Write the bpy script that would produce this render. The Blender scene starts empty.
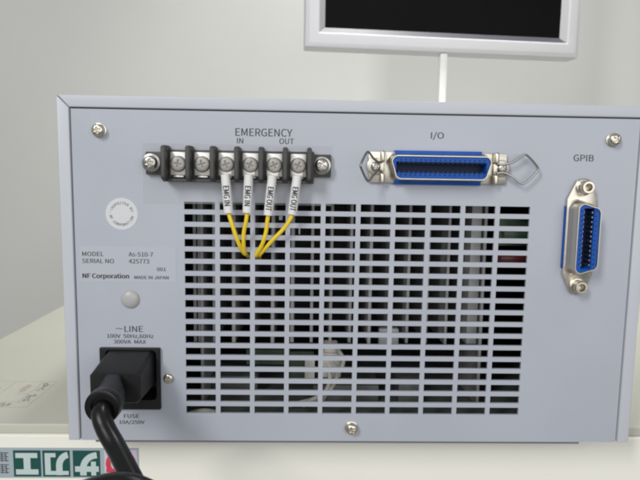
import bpy, bmesh, math, random
from mathutils import Vector, Matrix
random.seed(7)
C = bpy.context.scene
COL = C.collection
MM = 0.001                                   # everything below is written in millimetres
PI = math.pi

# ------------------------------------------------------------------ camera, world, lamps, exposure
cam = bpy.data.cameras.new('camera'); co = bpy.data.objects.new('camera', cam); COL.objects.link(co)
cam.sensor_width = 36.0; cam.lens = 31.5; cam.clip_start = 0.01; cam.clip_end = 50
R = Matrix(((0.9995853, 0.0255379, -0.0133066), (-0.0238625, 0.9932325, 0.1136655), (0.0161193, -0.1133009, 0.9934300)))
rt, fw, up = R.col[0], R.col[1], R.col[2]
M4 = Matrix(((rt[0], up[0], -fw[0], 55.1386*MM), (rt[1], up[1], -fw[1], -254.5265*MM), (rt[2], up[2], -fw[2], 12.442*MM), (0, 0, 0, 1)))
co.matrix_world = M4
cam.dof.use_dof = True; cam.dof.focus_distance = 0.256; cam.dof.aperture_fstop = 30
C.camera = co

w = bpy.data.worlds.new('World'); C.world = w; w.use_nodes = True
bg = w.node_tree.nodes['Background']
bg.inputs[0].default_value = (0.95, 0.98, 1.0, 1); bg.inputs[1].default_value = 0.26

def lamp(name, loc, aim, size, size_y, power, col, spread=180):
    l = bpy.data.lights.new(name, 'AREA'); l.shape = 'RECTANGLE'; l.size = size; l.size_y = size_y; l.energy = power; l.color = col; l.spread = math.radians(spread)
    o = bpy.data.objects.new(name, l); COL.objects.link(o); o.location = loc
    o.rotation_euler = (Vector(aim)-Vector(loc)).to_track_quat('-Z', 'Y').to_euler()
lamp('area_lamp', (-0.72, -1.12, 0.80), (0.03, 0.0, -0.05), 0.26, 0.60, 13.5, (1.0, 0.985, 0.95))  # ceiling lamp of the room, in front and to the left
lamp('front_fill', (0.55, -1.75, 0.38), (0.15, 0.2, 0), 2.3, 1.3, 18, (1.0, 0.99, 0.98))  # broad unseen fill added in front, standing in for the bright room
lamp('area_lamp', (0.20, 0.40, 0.95), (0.20, 0.56, 0.10), 0.12, 0.5, 3.3, (1.0, 0.99, 0.96), 70)  # unseen lamp added behind the monitor to brighten the middle of the wall

C.view_settings.view_transform = 'Standard'; C.view_settings.look = 'None'
C.view_settings.exposure = 0.0; C.view_settings.gamma = 1
C.render.engine = 'CYCLES'
C.cycles.use_denoising = True
C.cycles.max_bounces = 8
C.cycles.pixel_filter_type = 'BLACKMAN_HARRIS'; C.cycles.filter_width = 2.5

# ------------------------------------------------------------------ materials
def mat(name, col, rough=0.5, metal=0.0, bump=0.0, bscale=2000, var=0.0, vscale=60, coat=0.0, spec=0.5, rvar=0.0):
    m = bpy.data.materials.new(name); m.use_nodes = True
    nt = m.node_tree; p = nt.nodes['Principled BSDF']
    p.inputs['Base Color'].default_value = (*col, 1); p.inputs['Roughness'].default_value = rough
    p.inputs['Metallic'].default_value = metal; p.inputs['Coat Weight'].default_value = coat
    p.inputs['Specular IOR Level'].default_value = spec
    tc = nt.nodes.new('ShaderNodeTexCoord')
    if var or rvar:
        n = nt.nodes.new('ShaderNodeTexNoise'); n.inputs['Scale'].default_value = vscale; n.inputs['Detail'].default_value = 6
        nt.links.new(tc.outputs['Object'], n.inputs['Vector'])
        if var:
            r = nt.nodes.new('ShaderNodeValToRGB')
            r.color_ramp.elements[0].position = 0.3; r.color_ramp.elements[1].position = 0.7
            r.color_ramp.elements[0].color = (*[c*(1-var) for c in col], 1); r.color_ramp.elements[1].color = (*[min(1, c*(1+var)) for c in col], 1)
            nt.links.new(n.outputs['Fac'], r.inputs['Fac']); nt.links.new(r.outputs['Color'], p.inputs['Base Color'])
        if rvar:
            mr = nt.nodes.new('ShaderNodeMapRange'); mr.inputs['From Min'].default_value = .3; mr.inputs['From Max'].default_value = .7
            mr.inputs['To Min'].default_value = max(.02, rough-rvar); mr.inputs['To Max'].default_value = rough+rvar
            nt.links.new(n.outputs['Fac'], mr.inputs['Value']); nt.links.new(mr.outputs['Result'], p.inputs['Roughness'])
    if bump:
        n2 = nt.nodes.new('ShaderNodeTexNoise'); n2.inputs['Scale'].default_value = bscale; n2.inputs['Detail'].default_value = 3
        nt.links.new(tc.outputs['Object'], n2.inputs['Vector'])
        b = nt.nodes.new('ShaderNodeBump'); b.inputs['Strength'].default_value = bump; b.inputs['Distance'].default_value = 0.0002
        nt.links.new(n2.outputs['Fac'], b.inputs['Height']); nt.links.new(b.outputs['Normal'], p.inputs['Normal'])
    return m

PANEL = mat('panel_paint', (0.412, 0.436, 0.502), 0.34, 0, 0.14, 2200, 0.022, 22, rvar=0.09)
COVER = mat('cover_paint', (0.505, 0.527, 0.582), 0.38, 0, 0.10, 2500, 0.015, 30)
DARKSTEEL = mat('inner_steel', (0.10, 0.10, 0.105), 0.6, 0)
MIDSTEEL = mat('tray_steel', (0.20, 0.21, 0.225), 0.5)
INK = mat('grey_ink', (0.05, 0.052, 0.062), 0.6)
INKB = mat('black_ink', (0.03, 0.03, 0.035), 0.6)
NICKEL = mat('nickel', (0.62, 0.58, 0.50), 0.30, 1, 0.05, 3000, 0.08, 300, rvar=0.08)
SHELL = mat('connector_shell', (0.60, 0.565, 0.49), 0.36, 1, 0.05, 2500, 0.06, 250, rvar=0.08)
CHROME = mat('screw_steel', (0.50, 0.48, 0.45), 0.30, 1, 0, 0, 0.08, 500, rvar=0.06)
WIRESTEEL = mat('spring_wire', (0.36, 0.36, 0.36), 0.3, 1)
PLATE = mat('tin_plate', (0.66, 0.65, 0.62), 0.42, 0.7, 0.05, 2500, 0.10, 400)
PSCREW = mat('terminal_screw_metal', (0.37, 0.355, 0.335), 0.55, 0.5, 0.05, 2500, 0.15, 400)
BLUE = mat('blue_plastic', (0.005, 0.075, 0.36), 0.42, 0, 0.04, 2500, 0.06, 200, spec=0.25)
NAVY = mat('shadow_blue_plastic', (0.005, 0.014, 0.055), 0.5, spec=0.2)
BLOCK = mat('terminal_plastic', (0.055, 0.055, 0.054), 0.5, 0, 0.05, 2000, 0.1, 150, spec=0.35)
BLACK = mat('black_plastic', (0.013, 0.013, 0.0145), 0.45, 0, 0.08, 2500, 0.1, 120, spec=0.32)
RUBBER = mat('black_rubber', (0.006, 0.006, 0.007), 0.30, 0, 0.05, 1800, 0.15, 120, spec=0.4, rvar=0.06)
DARK = mat('dark_hole', (0.006, 0.006, 0.007), 0.8)
YELLOW = mat('yellow_insulation', (0.86, 0.62, 0.03), 0.38, 0, 0.03, 2000, 0.05, 200)
TUBE = mat('white_tube', (0.76, 0.76, 0.76), 0.45, 0, 0.04, 2000, 0.03, 300)
PAPER = mat('label_film', (0.442, 0.463, 0.525), 0.36)
STICKER = mat('white_sticker', (0.60, 0.61, 0.64), 0.5)
PLUG = mat('grey_plug', (0.40, 0.40, 0.40), 0.35)
ALU = mat('aluminium', (0.42, 0.42, 0.43), 0.5, 0.4, 0.05, 1500, 0.14, 120)
PCB = mat('circuit_green', (0.055, 0.105, 0.065), 0.45, 0, 0.08, 1500, 0.25, 150)
PCBG = mat('circuit_olive', (0.035, 0.065, 0.035), 0.45, 0, 0.08, 1500, 0.35, 150)
PCBD = mat('circuit_dark', (0.13, 0.14, 0.135), 0.5, 0, 0.08, 1500, 0.3, 90)
WHITEP = mat('white_nylon', (0.66, 0.64, 0.58), 0.5, 0, 0.05, 1500, 0.08, 200)
RED = mat('red_plastic', (0.13, 0.02, 0.022), 0.4)
CREAM = mat('cream_paint', (0.80, 0.79, 0.72), 0.45, 0, 0.06, 900, 0.02, 12)
TOPM = mat('bench_top_tone', (0.51, 0.508, 0.44), 0.5, 0, 0.06, 900, 0.02, 12)  # bench top, darker and a little yellower than the bench body
WALLM = mat('wall_paint', (0.535, 0.543, 0.522), 0.75, 0, 0.10, 350, 0.02, 5)
FLOORM = mat('floor_vinyl', (0.30, 0.30, 0.28), 0.5, 0, 0, 0, 0.05, 8)
FRAMEM = mat('monitor_frame_white', (0.64, 0.64, 0.66), 0.35, 0, 0.03, 1500, 0.01, 30)
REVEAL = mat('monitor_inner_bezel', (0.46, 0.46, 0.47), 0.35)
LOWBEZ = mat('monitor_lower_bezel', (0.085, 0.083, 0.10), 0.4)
SCREEN = mat('black_screen', (0.003, 0.003, 0.0032), 0.45, 0, 0, 0, 0.1, 30, spec=0.06)
POSTM = mat('white_post', (0.84, 0.84, 0.82), 0.4)
LOGOBG = mat('sticker_grey_blue', (0.36, 0.42, 0.47), 0.4)
LOGOFG = mat('sticker_pale_green', (0.52, 0.62, 0.61), 0.4)
LOGODK = mat('sticker_dark_green', (0.010, 0.075, 0.068), 0.4)
LOGORED = mat('sticker_red', (0.62, 0.05, 0.09), 0.4)
LOGOPINK = mat('sticker_pale', (0.62, 0.56, 0.66), 0.4)
GREYLINE = mat('grey_print', (0.26, 0.26, 0.23), 0.6)
PALELINE = mat('pale_grey_print', (0.50, 0.495, 0.43), 0.6)
REDLINE = mat('faded_red_print', (0.50, 0.30, 0.26), 0.6)

def film_mat():
    m = bpy.data.materials.new('clear_film'); m.use_nodes = True; nt = m.node_tree
    out = nt.nodes['Material Output']; p = nt.nodes['Principled BSDF']
    p.inputs['Base Color'].default_value = (0.6, 0.62, 0.64, 1); p.inputs['Roughness'].default_value = 0.15
    t = nt.nodes.new('ShaderNodeBsdfTransparent'); mx = nt.nodes.new('ShaderNodeMixShader'); mx.inputs[0].default_value = 0.11
    nt.links.new(t.outputs[0], mx.inputs[1]); nt.links.new(p.outputs[0], mx.inputs[2]); nt.links.new(mx.outputs[0], out.inputs['Surface'])
    return m
FILM = film_mat()

# ------------------------------------------------------------------ object helpers
def empty(name, loc, label, cat, group=None, rz=0.0):
    o = bpy.data.objects.new(name, None); COL.objects.link(o)
    o.location = Vector(loc)*MM; o.rotation_euler = (0, 0, rz); o.empty_display_size = 0.01
    o['label'] = label; o['category'] = cat
    if group: o['group'] = group
    return o
def obj(name, bm, m, parent=None, loc=(0, 0, 0), rot=(0, 0, 0), local=False, smooth=True, ang=35):
    bmesh.ops.recalc_face_normals(bm, faces=bm.faces[:])
    for v in bm.verts: v.co *= MM
    me = bpy.data.meshes.new(name); bm.to_mesh(me); bm.free()
    if smooth:
        me.polygons.foreach_set('use_smooth', [True]*len(me.polygons))
        me.set_sharp_from_angle(angle=math.radians(ang))
    o = bpy.data.objects.new(name, me); COL.objects.link(o); me.materials.append(m)
    place(o, parent, loc, rot, local)
    return o
def place(o, parent, loc=(0, 0, 0), rot=(0, 0, 0), local=False):
    o.location = Vector(loc)*MM; o.rotation_euler = rot
    if parent:
        o.parent = parent
        if not local: o.matrix_parent_inverse = tot(parent).inverted()
def tot(o):
    m = Matrix.LocRotScale(o.location, o.rotation_euler, o.scale)
    if o.parent: m = tot(o.parent) @ o.matrix_parent_inverse @ m
    return m
def dup(o, parent, loc, rot=None):           # copy of a part with its sub-parts
    c = o.copy(); COL.objects.link(c); place(c, parent, loc, o.rotation_euler if rot is None else rot)
    for k in o.children:
        d = k.copy(); COL.objects.link(d); d.parent = c
    return c

# ------------------------------------------------------------------ mesh helpers (mm)
def box(bm, x0, x1, y0, y1, z0, z1, bev=0, seg=2):
    vs = [bm.verts.new((x, y, z)) for x in (x0, x1) for y in (y0, y1) for z in (z0, z1)]
    fs = [bm.faces.new([vs[i] for i in f]) for f in ((0, 1, 3, 2), (4, 6, 7, 5), (0, 4, 5, 1), (2, 3, 7, 6), (0, 2, 6, 4), (1, 5, 7, 3))]
    bmesh.ops.recalc_face_normals(bm, faces=fs)
    if bev:
        es = list({e for f in fs for e in f.edges})
        bmesh.ops.bevel(bm, geom=es, offset=bev, segments=seg, affect='EDGES', profile=0.5)
def prism(bm, pts, y0, y1, bev=0, seg=2, which='all'):     # polygon in x,z pushed along y
    a = [bm.verts.new((p[0], y0, p[1])) for p in pts]; b = [bm.verts.new((p[0], y1, p[1])) for p in pts]
    n = len(pts); fs = [bm.faces.new(a), bm.faces.new(b[::-1])]
    for i in range(n): fs.append(bm.faces.new((a[i], b[i], b[(i+1) % n], a[(i+1) % n])))
    bmesh.ops.recalc_face_normals(bm, faces=fs)
    if bev:
        es = list(fs[0].edges) if which == 'front' else list({e for f in fs for e in f.edges})
        bmesh.ops.bevel(bm, geom=es, offset=bev, segments=seg, affect='EDGES', profile=0.5)
def lathe(bm, prof, cx=0, cz=0, n=32):                     # profile of (radius, y) turned about the y axis
    rings = []
    for r, y in prof:
        if r < 1e-6: rings.append([bm.verts.new((cx, y, cz))])
        else: rings.append([bm.verts.new((cx+r*math.cos(2*PI*i/n), y, cz+r*math.sin(2*PI*i/n))) for i in range(n)])
    for a, b in zip(rings, rings[1:]):
        for i in range(n):
            j = (i+1) % n
            if len(a) == 1 and len(b) == 1: continue
            if len(a) == 1: bm.faces.new((a[0], b[j], b[i]))
            elif len(b) == 1: bm.faces.new((a[i], a[j], b[0]))
            else: bm.faces.new((a[i], a[j], b[j], b[i]))
def chaikin(pts, k=2, closed=False):
    pts = [Vector(p) for p in pts]
    for _ in range(k):
        out = [] if closed else [pts[0]]
        rng = range(len(pts)) if closed else range(len(pts)-1)
        for i in rng:
            a, b = pts[i], pts[(i+1) % len(pts)]
            out += [a*0.75+b*0.25, a*0.25+b*0.75]
        if not closed: out.append(pts[-1])
        pts = out
    return pts
def catmull(pts, k=8):
    P = [Vector(p) for p in pts]; P = [2*P[0]-P[1]]+P+[2*P[-1]-P[-2]]; out = []
    for i in range(1, len(P)-2):
        for s in range(k):
            t = s/k; a, b, c, d = P[i-1:i+3]
            out.append(0.5*((2*b)+(c-a)*t+(2*a-5*b+4*c-d)*t*t+(3*b-a-3*c+d)*t**3))
    out.append(P[-2]); return out
def tube(bm, pts, r, n=12, cap=True):
    pts = [Vector(p) for p in pts]; rs = r if isinstance(r, (list, tuple)) else [r]*len(pts)
    t = (pts[1]-pts[0]).normalized(); u = t.orthogonal().normalized(); rings = []
    for i, p in enumerate(pts):
        t2 = (pts[min(i+1, len(pts)-1)]-pts[max(i-1, 0)]).normalized()
        u = (u-t2*u.dot(t2)).normalized(); v = t2.cross(u)
        rings.append([bm.verts.new(p+rs[i]*(u*math.cos(2*PI*k/n)+v*math.sin(2*PI*k/n))) for k in range(n)])
    for a, b in zip(rings, rings[1:]):
        for k in range(n): bm.faces.new((a[k], a[(k+1) % n], b[(k+1) % n], b[k]))
    if cap: bm.faces.new(rings[0][::-1]); bm.faces.new(rings[-1])
def rrect(x0, x1, z0, z1, r, n=6, inset_low=0.0):           # rounded outline; inset_low narrows the lower side (D shape)
    out = []
    for cx, cz, a0 in ((x1-r, z1-r, 0), (x0+r, z1-r, 90), (x0+r+inset_low, z0+r, 180), (x1-r-inset_low, z0+r, 270)):
        for i in range(n+1):
            a = math.radians(a0+90*i/n); out.append((cx+r*math.cos(a), cz+r*math.sin(a)))
    return out
def loft(bm, loops, close_first=False, close_last=False):   # loops: list of (outline, y)
    rs = [[bm.verts.new((p[0], y, p[1])) for p in o] for o, y in loops]
    n = len(rs[0])
    for a, b in zip(rs, rs[1:]):
        for i in range(n): bm.faces.new((a[i], a[(i+1) % n], b[(i+1) % n], b[i]))
    if close_first: bm.faces.new(rs[0])
    if close_last: bm.faces.new(rs[-1])

# ------------------------------------------------------------------ lettering
_cache = {}
def sans():                                  # Blender's own interface sans, which is closer to the printed letters than the default
    if 'f' not in _cache:
        _cache['f'] = None
        try:
            import os
            p = os.path.join(bpy.utils.system_resource('DATAFILES', path='fonts'), 'Noto Sans CJK Regular.woff2')
            _cache['f'] = bpy.data.fonts.load(p)
        except Exception:
            pass
    return _cache['f']
def text_mesh(s, bold=0.0):
    cu = bpy.data.curves.new('lettering', 'FONT'); cu.body = s; cu.size = 1
    if sans(): cu.font = sans()
    cu.space_character = 1.0; cu.offset = bold; cu.resolution_u = 6
    t = bpy.data.objects.new('lettering', cu); COL.objects.link(t)
    bpy.context.view_layer.update()
    me = bpy.data.meshes.new_from_object(t.evaluated_get(bpy.context.evaluated_depsgraph_get()))
    bpy.data.objects.remove(t); bpy.data.curves.remove(cu)
    return me
def cap_h():
    if 'h' not in _cache:
        me = text_mesh('H'); _cache['h'] = max(v.co.y for v in me.vertices); bpy.data.meshes.remove(me)
    return _cache['h']
def write(s, x0, x1, z, cap, parent, m=None, y=-0.06, bold=0.055, name='lettering'):
    me = text_mesh(s)
    xs = [v.co.x for v in me.vertices]; a, b = min(xs), max(xs)
    for v in me.vertices:
        v.co = Vector((x0+(v.co.x-a)/(b-a)*(x1-x0), y, z+v.co.y*cap/cap_h()))*MM
    if bold:                                 # a heavier print: the same letters struck three times, a hair apart
        bm = bmesh.new()
        for k in range(3):
            n0 = len(bm.verts); bm.from_mesh(me); bm.verts.ensure_lookup_table()
            for v in bm.verts[n0:]: v.co += Vector(((k-1)*bold, -.012*k, (k % 2)*bold*.3))*MM
        bm.to_mesh(me); bm.free()
    me.materials.clear(); me.materials.append(m or INK)
    o = bpy.data.objects.new(name, me); COL.objects.link(o); place(o, parent)
    return o

# ================================================================== SETTING
b = bmesh.new(); box(b, -2200, 2600, 560, 600, -850, 1900)
o = obj('wall', b, WALLM, smooth=False); o['kind'] = 'structure'
b = bmesh.new(); box(b, -2200, 2600, -2200, 559, -890, -850)
o = obj('floor', b, FLOORM, smooth=False); o['kind'] = 'structure'

# ================================================================== BENCH
bench = empty('workbench', (200, 240, -850), 'cream painted bench under the instrument, with upside-down lettered sticker on its front edge', 'bench')
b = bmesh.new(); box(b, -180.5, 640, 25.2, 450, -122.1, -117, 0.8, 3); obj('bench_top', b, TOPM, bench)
b = bmesh.new(); box(b, -179.5, 639, 23.6, 448, -850, -122.2, 0.9, 3); obj('bench_body', b, CREAM, bench)

# sticker on the front face (printed upside down as it stands)
YS = 23.6
st = bmesh.new(); box(st, -131.2, -29.9, YS-0.12, YS-0.01, -145.4, -129.0)
stk = obj('sticker', st, LOGOBG, bench, smooth=False); stk['label'] = 'grey blue sticker with three dark lettered squares'
def ribbon(bm, pts, wd, y):
    pts = [Vector((p[0], p[1])) for p in pts]; L = []; Rr = []
    for i, p in enumerate(pts):
        d = (pts[min(i+1, len(pts)-1)]-pts[max(i-1, 0)]).normalized(); nn = Vector((-d.y, d.x))*wd/2
        L.append(bm.verts.new((p.x+nn.x, y, p.y+nn.y))); Rr.append(bm.verts.new((p.x-nn.x, y, p.y-nn.y)))
    for i in range(len(pts)-1): bm.faces.new((L[i], L[i+1], Rr[i+1], Rr[i]))
def arc(cx, cz, rx, rz, a0, a1, n=10):
    return [(cx+rx*math.cos(math.radians(a0+(a1-a0)*i/n)), cz+rz*math.sin(math.radians(a0+(a1-a0)*i/n))) for i in range(n+1)]
for cx0, glyph in ((-94.2, 'e'), (-79.3, 'ka'), (-63.8, 'sa')):
    x0, x1, z0, z1 = cx0, cx0+14.0, -144.7, -130.4
    q = bmesh.new(); box(q, x0, x1, YS-0.16, YS-0.11, z0, z1); sq = obj('letter_square', q, LOGODK, stk, smooth=False)
    g = bmesh.new(); yy = YS-0.2; yb = YS-0.19
    X = lambda u: x0+u*14.0
    Z = lambda v: z1-v*14.3
    def rec(u0, u1, v0, v1, lift=0.0):
        vs = [g.verts.new((X(u), yy-lift, Z(v))) for u, v in ((u0, v0), (u1, v0), (u1, v1), (u0, v1))]; g.faces.new(vs)
    if glyph == 'e':
        rec(.08, .88, .10, .29); rec(.37, .62, .291, .719); rec(.08, .90, .72, .92)
    elif glyph == 'ka':
        rec(.08, .48, .10, .26); rec(.08, .29, .261, .779); rec(.08, .94, .78, .93)
        ribbon(g, arc(.96*14.0+x0, z1-.60*14.3, 5.0, 6.2, 95, 180)+[(.603*14.0+x0, z1-.94*14.3)], 3.3, yy-0.02)
    else:
        rec(.07, .94, .60, .81); rec(.66, .84, .42, .599); rec(.66, .84, .811, .95)
        ribbon(g, arc(.90*14.0+x0, z1-.70*14.3, 7.4, 7.5, 92, 180)+[(.371*14.0+x0, z1-.95*14.3)], 3.3, yy-0.02)
    obj('lettering', g, LOGOFG, sq, smooth=False)
q = bmesh.new(); box(q, -47.6, -30.9, YS-0.16, YS-0.11, -144.8, -130.0); lg = obj('red_mark', q, LOGOPINK, stk, smooth=False)
g = bmesh.new(); yy = YS-0.2
ribbon(g, arc(-39.1, -137.6, 6.6, 6.2, 210, -60, 20), 2.6, yy); ribbon(g, [(-46.8, -141.2), (-36, -141.2)], 2.0, yy-.02)
ribbon(g, [(-42, -136.5), (-36, -136.5)], 1.8, yy-.02)
obj('lettering', g, LOGORED, lg, smooth=False)
g = bmesh.new()                               # the small print at the end of the sticker, too small to read
for zc in (-134.0, -140.5):
    for k in range(5):
        ribbon(g, [(-101.2, zc+2.2-k*1.05), (-101.2+4.6-(k % 2)*1.2, zc+2.2-k*1.05)], 0.42, YS-0.16)
    ribbon(g, [(-100.0, zc+2.6), (-100.0, zc-2.6)], 0.42, YS-0.17); ribbon(g, [(-98, zc+2.3), (-97.8, zc-2.6)], 0.42, YS-0.17)
    ribbon(g, [(-116.0, zc+2.0), (-112.0, zc+1.0)], 0.42, YS-0.16); ribbon(g, [(-114.5, zc+2.6), (-114.5, zc-2.6)], 0.42, YS-0.17)
obj('small_print', g, INK, stk, smooth=False)

# printed diagram lying on the bench top
d = bmesh.new(); ZT = -116.93
def line(bm, a, c, wd=0.5, z=ZT):
    a, c = Vector(a), Vector(c); t = (c-a).normalized(); nn = Vector((-t.y, t.x))*wd/2
    bm.faces.new([bm.verts.new((p.x, p.y, z)) for p in (a+nn, c+nn, c-nn, a-nn)])
for a, c in (((-160, 84.8), (-98.1, 84.8)), ((-98.1, 84.8), (-98.1, 46.1)), ((-160, 46.1), (-98.1, 46.1)), ((-106.2, 84.8), (-106.2, 52.8)), ((-160, 53.2), (-98.1, 53.2)),
             ((-122.8, 84.8), (-122.8, 59.6)), ((-122.8, 62.5), (-160, 62.5)), ((-106.2, 65.4), (-115, 65.4)), ((-160, 84.8), (-160, 46.1))):
    line(d, a, c, 0.42)
diag = obj('printed_diagram', d, PALELINE, bench, smooth=False)
d = bmesh.new()
for k in range(75):                           # dense unreadable small print in the margin columns
    zone = random.choice(((-105.4, -99.5, 70, 82), (-105.4, -99.5, 54, 64), (-117, -108, 46.6, 52), (-136, -126, 67, 82), (-133, -124, 54, 58)))
    x = random.uniform(zone[0], zone[1]-2); y = random.uniform(zone[2], zone[3]); L = random.uniform(1.2, 2.6)
    if random.random() < .5: line(d, (x, y), (x+L, y), 0.5, ZT+.01+.0004*k)
    else: line(d, (x+L/2, y-L*.7), (x+L/2, y+L*.7), 0.45, ZT+.01+.0004*k)
obj('small_print', d, GREYLINE, diag, smooth=False)
d = bmesh.new()
for k in range(7): line(d, (-115+random.uniform(0, 2), 68+k*1.7), (-109-random.uniform(0, 2), 68.4+k*1.7), 0.55, ZT+.03+.0004*k)
obj('small_print', d, REDLINE, diag, smooth=False)

# ================================================================== MONITOR
mon = empty('monitor', (199.9, 350, -117), 'black screen with a broad white surround, held up by a thin white post behind instrument', 'monitor', rz=math.radians(4.9))
HW, ZB, ZTp = 148.3, 261.4, 487.0            # half width, bottom and top above the bench
def frame_loop(ins): return [(-HW+ins, ZB+ins), (HW-ins, ZB+ins), (HW-ins, ZTp-ins), (-HW+ins, ZTp-ins)]
b = bmesh.new()
loft(b, [(frame_loop(3), 28), (frame_loop(0), 24), (frame_loop(0), 3.5), (frame_loop(0.5), 2.2), (frame_loop(3.6), 0.3), (frame_loop(5), 0), (frame_loop(13.2), -0.6), (frame_loop(14.0), -0.2), (frame_loop(14.5), 0.4)], close_first=True)
obj('frame', b, FRAMEM, mon, local=True, ang=20)
b = bmesh.new(); a_, c_ = frame_loop(14.5), frame_loop(20.5)
def strip(bm, i, j): bm.faces.new([bm.verts.new((p[0], y, p[1])) for p, y in ((a_[i], .4), (a_[j], .4), (c_[j], 5.4), (c_[i], 5.4))])
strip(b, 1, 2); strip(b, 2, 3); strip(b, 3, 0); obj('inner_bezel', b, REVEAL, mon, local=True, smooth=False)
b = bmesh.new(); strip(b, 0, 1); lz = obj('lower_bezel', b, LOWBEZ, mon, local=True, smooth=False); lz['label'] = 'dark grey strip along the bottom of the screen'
b = bmesh.new(); f = frame_loop(20.0); box(b, f[0][0], f[1][0], 5.4, 12, f[0][1], f[2][1]); obj('screen', b, SCREEN, mon, local=True, smooth=False)
b = bmesh.new(); box(b, -3.8, 3.8, 5, 13, 6, ZB-0.2, 0.8); obj('stand_post', b, POSTM, mon, local=True)
b = bmesh.new(); lathe(b, [(0, 0), (70, 0), (70, 3), (66, 6), (0, 7)], 0, 0, 48)
for v in b.verts: v.co = Vector((v.co.x, v.co.z+8, v.co.y))
obj('stand_base', b, POSTM, mon, local=True)

# ================================================================== INSTRUMENT
inst = empty('electronic_instrument', (78, 120, -117), 'pale grey steel instrument case seen from behind, slotted vent panel with connectors and terminal block', 'instrument')
X0, X1, Z0, Z1 = -55.0, 212.0, -112.8, 46.2
GX0, GX1, GZ1 = -49.85, 206.6, 40.95
# folded cover: three sheets with mitred lips
b = bmesh.new(); g = 0.28
prism(b, [(X0+g, Z1), (X1-g, Z1), (GX1-g*.4, GZ1), (GX0+g*.4, GZ1)], -0.9, 260, 0.55, 3, 'front')
prism(b, [(X0, Z1-g), (GX0, GZ1-g*.4), (GX0, Z0), (X0, Z0)], -0.9, 260, 0.55, 3, 'front')
prism(b, [(X1, Z1-g), (X1, Z0), (GX1, Z0), (GX1, GZ1-g*.4)], -0.9, 260, 0.55, 3, 'front')
obj('cover', b, COVER, inst)
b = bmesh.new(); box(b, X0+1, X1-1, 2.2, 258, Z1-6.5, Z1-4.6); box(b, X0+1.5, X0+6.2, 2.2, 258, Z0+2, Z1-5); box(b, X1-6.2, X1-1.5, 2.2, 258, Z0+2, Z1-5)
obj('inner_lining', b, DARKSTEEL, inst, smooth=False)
b = bmesh.new(); box(b, GX0+.6, GX1-.6, 1.25, 259, Z0-.2, Z0+1.2); obj('bottom_plate', b, COVER, inst, smooth=False)
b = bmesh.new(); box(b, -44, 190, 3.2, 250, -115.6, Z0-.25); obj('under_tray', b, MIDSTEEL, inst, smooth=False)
b = bmesh.new(); box(b, GX0+.6, GX1-.6, 256, 259, Z0+1.3, GZ1); obj('front_plate', b, DARKSTEEL, inst, smooth=False)
b = bmesh.new(); lathe(b, [(0, 0), (8, 0), (8.6, .6), (9, 1.3), (0, 1.35)], 0, 0, 24)
for v in b.verts: v.co = Vector((v.co.x, v.co.z, v.co.y))
foot = obj('foot', b, RUBBER, inst, (-30, 55, -116.98))
for x, y in ((186, 55), (-30, 235), (186, 235)): dup(foot, inst, (x, y, -116.98))

# rear panel with its real slots and the inlet opening
PX0, PX1, PZ0, PZ1 = GX0+0.55, GX1-0.55, -113.1, GZ1-0.6
U, V, SW, SH, NX, NZ = 16.0, 5.6507, 13.87, 3.44, 10, 18
IX0, IX1, IZ0, IZ1 = -38.2, -12.6, -96.2, -69.0
xs = sorted([PX0, PX1, IX0, IX1]+[k*U for k in range(NX)]+[k*U+SW for k in range(NX)])
zs = sorted([PZ0, PZ1, IZ0, IZ1]+[-j*V for j in range(NZ)]+[-j*V-SH for j in range(NZ)])
def hole(x, z):
    if IX0 < x < IX1 and IZ0 < z < IZ1: return True
    if x < 0 or x > 9*U+SW or z > 0 or z < -17*V-SH: return False
    return (x % U) < SW and ((-z) % V) < SH
b = bmesh.new(); TH = 1.2
vf = {}
def vert(i, k, y):
    if (i, k, y) not in vf: vf[(i, k, y)] = b.verts.new((xs[i], y, zs[k]))
    return vf[(i, k, y)]
solid = lambda i, k: 0 <= i < len(xs)-1 and 0 <= k < len(zs)-1 and not hole((xs[i]+xs[i+1])/2, (zs[k]+zs[k+1])/2)
for i in range(len(xs)-1):
    for k in range(len(zs)-1):
        if not solid(i, k): continue
        for y in (0.0, TH): b.faces.new([vert(i, k, y), vert(i+1, k, y), vert(i+1, k+1, y), vert(i, k+1, y)])
        for (di, dk, p, q) in ((-1, 0, (i, k), (i, k+1)), (1, 0, (i+1, k), (i+1, k+1)), (0, -1, (i, k), (i+1, k)), (0, 1, (i, k+1), (i+1, k+1))):
            if not solid(i+di, k+dk): b.faces.new([vert(*p, 0.0), vert(*q, 0.0), vert(*q, TH), vert(*p, TH)])
obj('rear_panel', b, PANEL, inst, smooth=False)

# screws -----------------------------------------------------------
def pan_head(bm, r, h, cross=0.62, cw=0.17, depth=0.75, y_base=0.0, n=48, rings=16):
    prev = None
    for q in range(rings+1):
        rr = r*q/rings; ring = []
        for i in range(n):
            a = 2*PI*i/n; x, z = rr*math.cos(a), rr*math.sin(a); t = rr/r
            y = h*(1-t**3.2)**0.55 if t < 1 else 0
            y = y*0.62+h*0.38 if t < 0.97 else h*0.30
            def inside(u, v):
                du = (r*cross-abs(u))/(0.10*r); dv = (r*cw-abs(v))/(0.09*r)
                return max(0, min(1, du))*max(0, min(1, dv))
            ca, sa = math.cos(.35), math.sin(.35); u, v = x*ca+z*sa, -x*sa+z*ca
            y -= depth*max(inside(u, v), inside(v, u))
            ring.append(bm.verts.new((x, y_base-y, z)))
        if q == 0:
            c = ring[0]
            for vv in ring[1:]: bm.verts.remove(vv)
            ring = [c]
        if prev:
            for i in range(n):
                j = (i+1) % n
                bm.faces.new((prev[0], ring[i], ring[j]) if len(prev) == 1 else (prev[i], ring[i], ring[j], prev[j]))
        prev = ring
    low = [bm.verts.new((v.co.x, y_base, v.co.z)) for v in prev]
    for i in range(n): bm.faces.new((prev[i], low[i], low[(i+1) % n], prev[(i+1) % n]))
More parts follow.
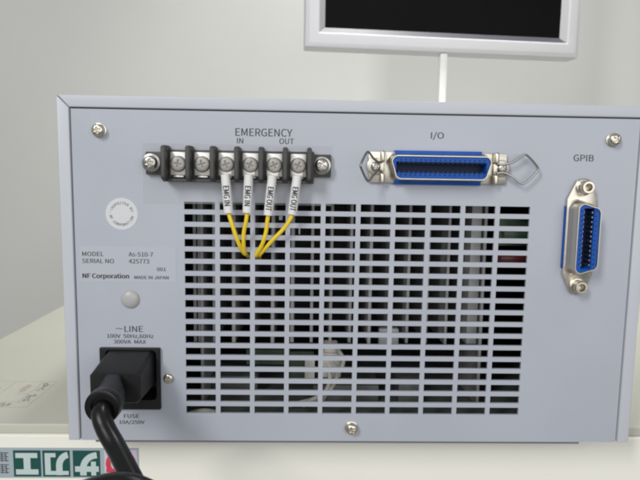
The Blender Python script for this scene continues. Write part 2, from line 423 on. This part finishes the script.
def make_screw(name, parent, loc, r, h, washer, m, rot=0.0):
    bm = bmesh.new(); yb = 0.0
    if washer:
        lathe(bm, [(0, -.02), (washer, -.02), (washer, -.5), (washer-.15, -.6), (0, -.6)], 0, 0, 40)
        lathe(bm, [(washer*.86, -.6), (washer*.86, -1.35), (washer*.8, -1.45), (0, -1.45)], 0, 0, 40); yb = -1.45
    pan_head(bm, r, h, y_base=yb)
    return obj(name, bm, m, parent, loc, (0, rot, 0), ang=50)
s1 = make_screw('screw', inst, (-36.9, 0, 31.0), 2.75, 2.0, 3.2, NICKEL, .2)
dup(s1, inst, (193.9, 0, 30.9), (0, .9, 0)); dup(s1, inst, (78.1, 0, -106.3), (0, 1.4, 0))
s2 = make_screw('screw', inst, (-8.0, 0, -82.6), 2.35, 1.6, 0, NICKEL, .6)
b = bmesh.new(); lathe(b, [(4.25, -.02), (4.25, -.35), (3.9, -.8), (3.0, -1.35), (1.6, -1.72), (0, -1.82)], -25.0, -45.1, 40)
obj('hole_plug', b, PLUG, inst)

# terminal block ---------------------------------------------------
b = bmesh.new(); box(b, -18.2, 66.6, -0.35, -0.05, -0.9, 26.0); fl = obj('clear_sheet', b, FILM, inst, smooth=False)
b = bmesh.new()
box(b, -16.2, 66.0, -2.6, -0.4, 11.9, 22.0, .4); box(b, -7.6, 58.4, -4.0, -0.45, 9.0, 23.0, .4); box(b, -7.5, 58.3, -7.4, -3.9, 9.0, 10.2, .3)
tb = obj('terminal_block', b, BLOCK, inst)
DV = [-6.55+10.47*k for k in range(7)]
for x in DV:
    bm = bmesh.new(); pts = [(-0.5, 9.2), (-0.5, 24.7), (-8.6, 24.7), (-10.2, 24.3), (-10.9, 23.2), (-11.0, 11.0), (-9.6, 9.9), (-7.5, 9.2)]
    a = [bm.verts.new((-1.0, p[0], p[1])) for p in pts]; c = [bm.verts.new((1.0, p[0], p[1])) for p in pts]
    fs = [bm.faces.new(a), bm.faces.new(c[::-1])]+[bm.faces.new((a[i], c[i], c[(i+1) % 8], a[(i+1) % 8])) for i in range(8)]
    bmesh.ops.bevel(bm, geom=list({e for f in fs for e in f.edges}), offset=.35, segments=2, affect='EDGES')
    obj('divider', bm, BLOCK, tb, (x, 0, 0))
TX = [-1.15+10.52*k for k in range(6)]
tp = None
for x in TX:
    if tp is None:
        bm = bmesh.new(); box(bm, -3.55, 3.55, -5.2, -4.05, 11.8, 22.0, .3); box(bm, -2.2, 2.2, -5.0, -4.1, 10.9, 11.7, .2)
        tp = obj('terminal_plate', bm, PLATE, tb, (x, 0, 0))
        bm = bmesh.new(); lathe(bm, [(3.55, 0), (3.55, -.5), (3.35, -.7), (0, -.7)], 0, 0, 36); pan_head(bm, 3.3, 1.0, cross=.55, cw=.11, depth=.5, y_base=-.7)
        ts = obj('screw', bm, PSCREW, tb, (x, -5.25, 16.8), (0, .5, 0), ang=50)
    else:
        dup(tp, tb, (x, 0, 0)); dup(ts, tb, (x, -5.25, 16.8), (0, random.uniform(0, 1.5), 0))
for x in (-13.6, 61.9):
    make_screw('screw', tb, (x, -2.6, 17.1), 3.2, 2.2, 4.0, CHROME, .3 if x < 0 else .9)
for x in (-9.0, 57.9):
    bm = bmesh.new(); lathe(bm, [(1.2, -2.62), (1.2, -2.7), (0, -2.71)], x, 17.0, 20); obj('mounting_hole', bm, DARK, tb)

# ribbon connectors --------------------------------------------------
def connector(cx, cz, half, ncont, vertical, name):
    """long axis u, cross axis v (+v = wide side of the D); built flat, then turned."""
    def turn(bm):
        for vtx in bm.verts:
            u, y, v = vtx.co
            vtx.co = Vector((cx-v, y, cz+u)) if vertical else Vector((cx+u, y, cz+v))
        return bm
    bm = bmesh.new()
    if vertical:
        e = half+10.2
        prism(bm, [(-half-1.5, -7), (-e, -3), (-e, 3.0), (-half-1.5, 7), (half+1.5, 7), (e, 3.0), (e, -3), (half+1.5, -7)], -1.5, -0.9, .25)
    else:
        e = half+9.2
        box(bm, -e, e, -1.6, -1.0, -7.0, 6.9, .3)
    fl = obj('flange', turn(bm), SHELL, inst)
    con = fl
    bm = bmesh.new(); q = half-2.4 if not vertical else half-1.5
    box(bm, -q, q, -0.85 if vertical else -1.9, -0.05, -7.6, 7.6, .15)
    if vertical: box(bm, -half-9, half+9, -.85, -.06, -2.5, 2.5)
    if vertical:                              # slim edge of the plastic carried past the flange
        box(bm, -q+1, q-1, -1.55, -.9, 7.05, 7.6); box(bm, -q+1, q-1, -1.55, -.9, -7.6, -7.05)
    obj('insulator', turn(bm), BLUE, fl)
    S = half
    o0 = lambda gr: rrect(-S-gr, S+gr, -5.3-gr, 5.3+gr, 3.0+max(gr, -1.2), 7, 1.5)
    bm = bmesh.new()
    loft(bm, [(o0(1.6), -1.62), (o0(0.9), -1.9), (o0(0.45), -2.8), (o0(0.15), -4.5), (o0(0.0), -9.0), (o0(-0.15), -9.25), (o0(-0.45), -9.25), (o0(-0.6), -9.0), (o0(-0.6), -5.0)])
    obj('shell', turn(bm), SHELL, fl)
    # blue moulding with the plug slot
    s0, s1, t = -S+2.3, S-2.3, 2.25
    bm = bmesh.new(); outl = o0(-0.62); slot = rrect(s0, s1, -t, t, .25, 7)
    loft(bm, [(outl, -5), (outl, -8.5), (rrect(s0-.2, s1+.2, -t-.2, t+.2, .3, 7), -8.6), (slot, -8.3), (slot, -2.6)], close_last=True)
    ins = obj('moulding', turn(bm), BLUE, fl)
    pitch = 2.16; L = (ncont-1)*pitch
    bm = bmesh.new(); bm2 = bmesh.new(); bm3 = bmesh.new()
    box(bm2, s0+.5, s1-.5, -3.2, -2.65, -t+.15, t-.15)
    for k in range(ncont):
        u = -L/2+k*pitch
        for sg in (-1, 1):
            if vertical and sg == 1: pass
            z0, z1 = sorted((sg*(t-.02), sg*(t-.55)))
            box(bm, u-.45, u+.45, -7.6, -3.0, z0, z1, .1, 1)
            z0, z1 = sorted((sg*(t+.55), sg*(t+1.25)))
            box(bm2, u-.34+.5, u+.34+.5, -8.58, -8.2, z0, z1)
            z0, z1 = sorted((sg*(t-.05), sg*(t-.45)))
            box(bm3, u+.62, u+1.54, -8.35, -3.0, z0, z1, .05, 1)
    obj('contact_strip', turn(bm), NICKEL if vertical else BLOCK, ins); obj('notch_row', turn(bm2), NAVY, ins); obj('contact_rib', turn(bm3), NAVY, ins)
    return fl
io = connector(114.2, 16.9, 22.1, 18, False, 'io'); io['label'] = 'wide blue slot connector lying level with wire latches'
gp = connector(181.2, -13.6, 15.9, 12, True, 'gpib'); gp['label'] = 'upright blue slot connector with screw posts'
# I/O ends: brackets, screws and the two spring wire bails
for sx, x in ((-1, 86.0), (1, 143.0)):
    bm = bmesh.new()
    xi = x-sx*3.0*-1 if False else x+(-sx)*2.9
    for z0, z1 in ((19.2, 24.2), (9.6, 14.4)):
        box(bm, xi-1.1, xi+1.1, -4.4, -1.6, z0, z1, .8, 3)
    box(bm, xi-1.0, xi+1.0, -2.8, -1.6, 14.4, 19.2, .3)
    lathe(bm, [(3.9, -1.62), (3.9, -2.1), (3.6, -2.3), (0, -2.3)], x, 17.1, 32)
    obj('latch_bracket', bm, SHELL, io)
    make_screw('screw', io, (x, -2.3, 17.1), 2.2, 1.9, 0, CHROME, .4*sx)
bm = bmesh.new(); tube(bm, chaikin([(140.4, -3.4, 19.2), (143.2, -3.6, 18.7), (147.8, -4, 20.1), (152.0, -4, 23.6), (153.6, -4, 23.4), (159.2, -4, 17.6), (158.6, -4, 16.2), (153.3, -4, 10.6), (151.2, -4, 10.6), (146.6, -4, 14.2), (143.2, -3.6, 15.5), (140.4, -3.4, 15.0)], 2), .5, 10)
obj('bail_wire', bm, WIRESTEEL, io)
def lb(u, z): return (88.6-u*.66, -3.4-u*.75, z)
bm = bmesh.new(); tube(bm, chaikin([lb(0, 19.2), lb(2.4, 18.9), lb(6.6, 20.3), lb(10.4, 23.4), lb(12.0, 23.0), lb(16.2, 17.6), lb(15.8, 16.2), lb(11.4, 10.9), lb(9.6, 10.6), lb(5.6, 14.2), lb(2.4, 15.5), lb(0, 15.0)], 2), .5, 10)
obj('bail_wire', bm, WIRESTEEL, io)
for z in (9.4, -36.2):                        # screw posts of the upright connector
    bm = bmesh.new(); lathe(bm, [(3.9, -1.52), (3.9, -2.1), (3.4, -2.4), (3.0, -2.5), (3.0, -5.8), (2.6, -6.3), (1.75, -6.3), (1.6, -6.0), (1.6, -2.6), (0, -2.6)], 181.3, z, 36)
    obj('screw_post', bm, NICKEL, gp)

# power inlet --------------------------------------------------------
b = bmesh.new()
def rc(x0, x1, z0, z1): return rrect(x0, x1, z0, z1, .3, 3)
def inl(r=2.0): return rrect(-36.6, -13.2, -92.6, -68.7, r, 3)
loft(b, [(rc(-39.2, -11.6, -97.3, -67.8), -.05), (rc(-39.2, -11.6, -97.3, -67.8), -1.6), (rc(-38.9, -11.9, -97.0, -68.1), -1.9), (inl(), -1.9), (inl(), 14)], close_last=True)
obj('power_inlet', b, BLACK, inst)

# printed captions -----------------------------------------------------
write('EMERGENCY', 23.2, 48.5, 29.75, 3.3, inst); write('IN', 23.9, 26.6, 26.4, 2.35, inst); write('OUT', 42.8, 49.2, 26.5, 2.4, inst)
write('I/O', 110.9, 116.7, 30.1, 2.7, inst); write('GPIB', 176.5, 185.7, 21.1, 2.9, inst)
write('LINE', -28.0, -19.6, -60.5, 2.75, inst); write('~', -32.0, -28.9, -60.3, 2.6, inst)
write('100V  50Hz,60Hz', -36.1, -14.8, -63.4, 1.75, inst); write('300VA  MAX', -33.1, -18.3, -66.1, 1.75, inst)
write('FUSE', -29.2, -22.2, -102.1, 1.85, inst); write('10A/250V', -31.5, -19.7, -105.0, 1.7, inst)
b = bmesh.new(); box(b, -47.6, -3.9, -.09, -.01, -37.2, -20.9); lp = obj('label_plate', b, PAPER, inst, smooth=False)
LY = -.13
write('MODEL', -46.2, -36.6, -25.3, 1.95, lp, y=LY); write('As-510-7', -25.3, -14.3, -25.25, 1.95, lp, y=LY)
write('SERIAL NO', -46.3, -32.0, -28.5, 1.95, lp, y=LY); write('425773', -25.3, -16.1, -28.45, 1.95, lp, y=LY)
write('001', -12.6, -8.6, -31.85, 1.6, lp, y=LY)
write('NF Corporation', -46.3, -25.4, -35.45, 2.1, lp, INKB, y=LY, bold=.13); write('MADE IN JAPAN', -22.9, -7.4, -35.65, 1.5, lp, y=LY)
b = bmesh.new(); lathe(b, [(7.2, -.01), (7.2, -.1), (0, -.1)], -28.0, -5.9, 64); rs = obj('inspection_sticker', b, STICKER, inst)
def ring_text(s, a0, a1, rad, cap, out):
    n = len(s)
    for i, ch in enumerate(s):
        if ch == ' ': continue
        a = math.radians(a0+(a1-a0)*i/(n-1)); me = text_mesh(ch)
        xsv = [v.co.x for v in me.vertices]; mid = (min(xsv)+max(xsv))/2; k = cap/cap_h()
        t = Vector((math.sin(a), -math.cos(a))) if out else Vector((-math.sin(a), math.cos(a)))     # reading direction
        nrm = Vector((math.cos(a), math.sin(a)))*(1 if out else -1)
        rr = rad if out else rad+cap
        for v in me.vertices:
            p = Vector((math.cos(a), math.sin(a)))*rr+t*(v.co.x-mid)*k*.95+nrm*v.co.y*k
            v.co = Vector((-28.0+p.x, -.24, -5.9+p.y))*MM
        yield me
def join_meshes(gen, parent, m):
    bm = bmesh.new()
    for me in gen: bm.from_mesh(me); bpy.data.meshes.remove(me)
    me = bpy.data.meshes.new('lettering'); bm.to_mesh(me); bm.free(); me.materials.append(m)
    o = bpy.data.objects.new('lettering', me); COL.objects.link(o); place(o, parent)
join_meshes(ring_text('INSPECTED BY', 158, 18, 4.35, 1.15, True), rs, INK)
join_meshes(ring_text('NF CORPORATION', 192, 343, 4.35, 1.15, False), rs, INK)
join_meshes(ring_text('..', 170, 8, 4.9, 1.3, True), rs, INK)

# what shows through the slots --------------------------------------------
b = bmesh.new()
FX = [0.2+9.72*k for k in range(14)]+[2.4, 3.9, 144.8]
for x in FX:
    box(b, x-random.uniform(.7, .95), x+random.uniform(.7, .95), 20+random.uniform(-.3, 2.0), 62, -104 if x in (3.9, 144.8) else -71.5, 36, .2, 1)
box(b, 137.6, 142.8, 21.5, 62, -71.5, 36, .3); hs = obj('heat_sink', b, ALU, inst)
b = bmesh.new(); box(b, -2, 147, 62.2, 66, -71.5, 36); obj('base_plate', b, BLACK, hs, smooth=False)
b = bmesh.new(); box(b, -45, 200, 8, 245, -107.5, -106); box(b, 60, 95, 30, 60, -106, -97, 1); box(b, 5, 30, 40, 75, -106, -96, 1); box(b, 105, 118, 28, 48, -106, -94, .8)
pb = obj('circuit_board', b, PCBD, inst)
b = bmesh.new(); box(b, 149, 190, 16, 17.6, -20, -5); box(b, 151, 163, 12.5, 15.9, -17.8, -12.0, .4); obj('circuit_board', b, PCB, inst)
b = bmesh.new(); box(b, 149.5, 166, 11, 18, -28.0, -24.4, .6); obj('relay', b, RED, inst)
b = bmesh.new(); box(b, 48, 60, 22, 24, -92, -76.5); box(b, 25, 47.99, 30, 31.5, -86, -78); obj('circuit_board', b, PCBG, inst)
b = bmesh.new(); box(b, 62.5, 73.5, 14, 26, -87, -74.5, .6); box(b, 65, 72, 15, 24, -74.6, -70.5, .8); obj('cable_socket', b, WHITEP, inst)
b = bmesh.new(); box(b, 55.5, 60.5, 15, 24, -89, -78, .5); obj('cable_socket', b, WHITEP, inst)
b = bmesh.new(); box(b, 92, 102, 15, 19, -73, -62, .8); obj('cable_socket', b, ALU, inst)
b = bmesh.new()
for k, (x, z, x2) in enumerate(((74.5, -78, 63), (71.5, -84, 55), (68, -86, 48))):
    b = bmesh.new(); tube(b, catmull([(x-3, 14, z+6), (x, 12, z), (x-4, 14, z-10), (x2, 20, -104)], 8), 1.0, 8); obj('cable', b, WHITEP, inst)
b = bmesh.new(); tube(b, catmull([(0, 10, -104), (7, 8, -102), (14, 11, -104.5)], 6), 1.3, 8); obj('cable', b, WHITEP, inst)
b = bmesh.new(); box(b, 41.9, 43.7, 18.2, 19.6, -9.2, -7.0, .2); obj('white_bit', b, TUBE, inst); b = bmesh.new(); box(b, 51.6, 52.4, 18.2, 19.6, -16, -12.5, .2); obj('white_bit', b, TUBE, inst)  # two small white bits in front of the fins

# ================================================================== SIGNAL WIRES
def wrap_text(s, top, bot, rad, ty, start, length, parent, cap):
    me = text_mesh(s)
    bm = bmesh.new(); bm.from_mesh(me)
    for k in range(1, 14): bmesh.ops.bisect_plane(bm, geom=bm.verts[:]+bm.edges[:]+bm.faces[:], plane_co=(0, cap_h()*(k/14), 0), plane_no=(0, 1, 0))
    bmesh.ops.triangulate(bm, faces=bm.faces[:]); bm.to_mesh(me); bm.free(); xsv = [v.co.x for v in me.vertices]; a, b_ = min(xsv), max(xsv)
    A = Vector((top[0], ty, top[1])); B = Vector((bot[0], ty+1.0, bot[1])); ax = (B-A).normalized()
    side = ax.cross(Vector((0, -1, 0))).normalized()
    frnt = side.cross(ax).normalized()
    if frnt.y > 0: frnt = -frnt
    if side.x < 0: side = -side
    for v in me.vertices:
        al = start+(v.co.x-a)/(b_-a)*length; off = (v.co.y*cap/cap_h()-cap/2)      # letter tops point to the right
        th = off/rad; v.co = (A+ax*al+side*math.sin(th)*(rad+.04)+frnt*math.cos(th)*(rad+.04))*MM
    bm = bmesh.new(); bm.from_mesh(me)
    for k in (1, 2):
        n0 = len(bm.verts); bm.from_mesh(me); bm.verts.ensure_lookup_table()
        for v in bm.verts[n0:]: v.co += Vector((.05*(-1)**k, -.012*k, .12*(-1)**k))*MM
    bm.to_mesh(me); bm.free()
    me.materials.clear(); me.materials.append(INKB)
    o = bpy.data.objects.new('lettering', me); COL.objects.link(o); place(o, parent)
WD = (('EMG IN', (19.7, 12.6), (20.9, -4.2), [(22.3, -6.2, -9), (24.3, -5, -15.6), (25.6, -3.2, -19.6), (26.8, 0.0, -22.9), (27.6, 4, -24.4), (30, 12, -28)], 'leftmost yellow wire, white EMG IN sleeve, hanging from the third terminal plate'),
      ('EMG IN', (29.9, 12.7), (29.1, -4.0), [(28.6, -6.2, -8), (27.5, -5, -13), (27.2, -3.5, -18), (27.3, -0.2, -23.0), (28.2, 4, -24.5), (32, 12, -29)], 'yellow wire, white EMG IN sleeve, hanging from fourth terminal plate under the word IN'),
      ('EMG OUT', (40.2, 12.4), (38.4, -5.0), [(37.9, -6.0, -8.5), (37.3, -5, -13), (35.6, -3.5, -18.4), (32.6, 0.2, -23.8), (32.9, 4, -24.8), (30.5, 12, -28)], 'yellow wire with a white EMG OUT sleeve hanging from the fifth terminal plate'),
      ('EMG OUT', (51.1, 12.5), (49.0, -4.4), [(47.9, -6.2, -7.2), (45.2, -5, -11.2), (40.2, -3.8, -16.6), (34.6, 0.0, -23.2), (33.8, 4, -24.8), (33, 12, -28)], 'rightmost yellow wire, white EMG OUT sleeve, hanging from the sixth terminal plate'))
for s, tp_, bt, path, lab in WD:
    TY = -7.4
    wr = empty('signal_wire', (tp_[0], TY, tp_[1]), lab, 'wire', 'yellow signal wires on the terminal block')
    A = Vector((tp_[0], TY, tp_[1])); B = Vector((bt[0], TY+1.0, bt[1]))
    bm = bmesh.new(); tube(bm, catmull([A.lerp(B, .08), A.lerp(B, .5), A.lerp(B, .97)]+path, 8), .92, 12); obj('wire', bm, YELLOW, wr)
    bm = bmesh.new(); box(bm, tp_[0]-2.6, tp_[0]+2.6, -5.95, -5.25, tp_[1]-1.0, tp_[1]+2.2, .2); box(bm, tp_[0]-1.3, tp_[0]+1.3, -7.2, -5.6, tp_[1]-2.2, tp_[1]-.4, .4); obj('lug', bm, PLATE, wr)
    bm = bmesh.new(); n = 8; P = [A.lerp(B, k/n) for k in range(n+1)]
    tube(bm, P, 2.05, 24, cap=False); tube(bm, P, 1.65, 24, cap=False)
    d_ = (B-A).normalized()
    tb_ = obj('marker_sleeve', bm, TUBE, wr)
    wrap_text(s, tp_, bt, 2.05, TY, 5.0, 8.6 if 'IN' in s else 10.4, tb_, 2.5)

# ================================================================== POWER CORD
pc = empty('power_cord', (-25, -20, -80), 'thick black power cord plugged into the inlet, curling down past the sticker', 'power cord')
b = bmesh.new()
def hexa(x0, x1, zt, zm, zb, cxi): return [(x0+1.6, zt), (x1-1.6, zt), (x1, zt-1.6), (x1, zm), (x1-cxi, zb), (x0+cxi, zb), (x0, zm), (x0, zt-1.6)]
bk = hexa(-36.0, -14.3, -69.0, -84.6, -86.4, 1.8); fr = hexa(-36.5, -15.0, -72.4, -84.6, -86.1, 1.5)
fr2 = hexa(-36.0, -15.5, -72.9, -84.3, -85.7, 1.5)
loft(b, [(bk, 10), (bk, -3), (fr, -20.5), (fr2, -21.2)], True, True)
plug = obj('plug', b, BLACK, pc, ang=25)
b = bmesh.new()
loft(b, [(rrect(-30.3, -22.2, -85.8, -73.0, 2.2, 6), -20.5), (rrect(-30.3, -21.6, -85.6, -72.9, 3.0, 6), -24), (rrect(-30.1, -18.6, -85.5, -73.0, 5.0, 6), -30), (rrect(-30.3, -17.4, -85.6, -72.6, 6.2, 6), -37.5)], True, True)
obj('strain_relief', b, BLACK, plug)
b = bmesh.new(); lathe(b, [(0, -36.8), (6.5, -37), (6.95, -37.6), (7.0, -38.2), (7.0, -41.4), (6.8, -42.0), (6.2, -42.25), (4.4, -42.0), (4.2, -41.0), (0, -41.0)], -23.8, -79.0, 44)
obj('boot', b, RUBBER, plug)
path = [(-23.8, -40, -79.4), (-23.2, -44.5, -80.8), (-20.5, -48, -84.6), (-15.2, -53, -89.3), (-9.4, -60, -93), (-3.1, -68, -96.8), (4.4, -78, -102.6), (15, -86, -106), (25, -92, -102), (22, -96.5, -91), (11, -97, -82.5), (1.8, -97, -79.2), (-8, -97, -81.3), (-17, -96, -86), (-27, -95, -97), (-36, -94, -112), (-44, -93, -135), (-50, -90, -180), (-54, -80, -260)]
b = bmesh.new(); tube(b, catmull(path, 10), 3.75, 24); obj('cord', b, RUBBER, pc)
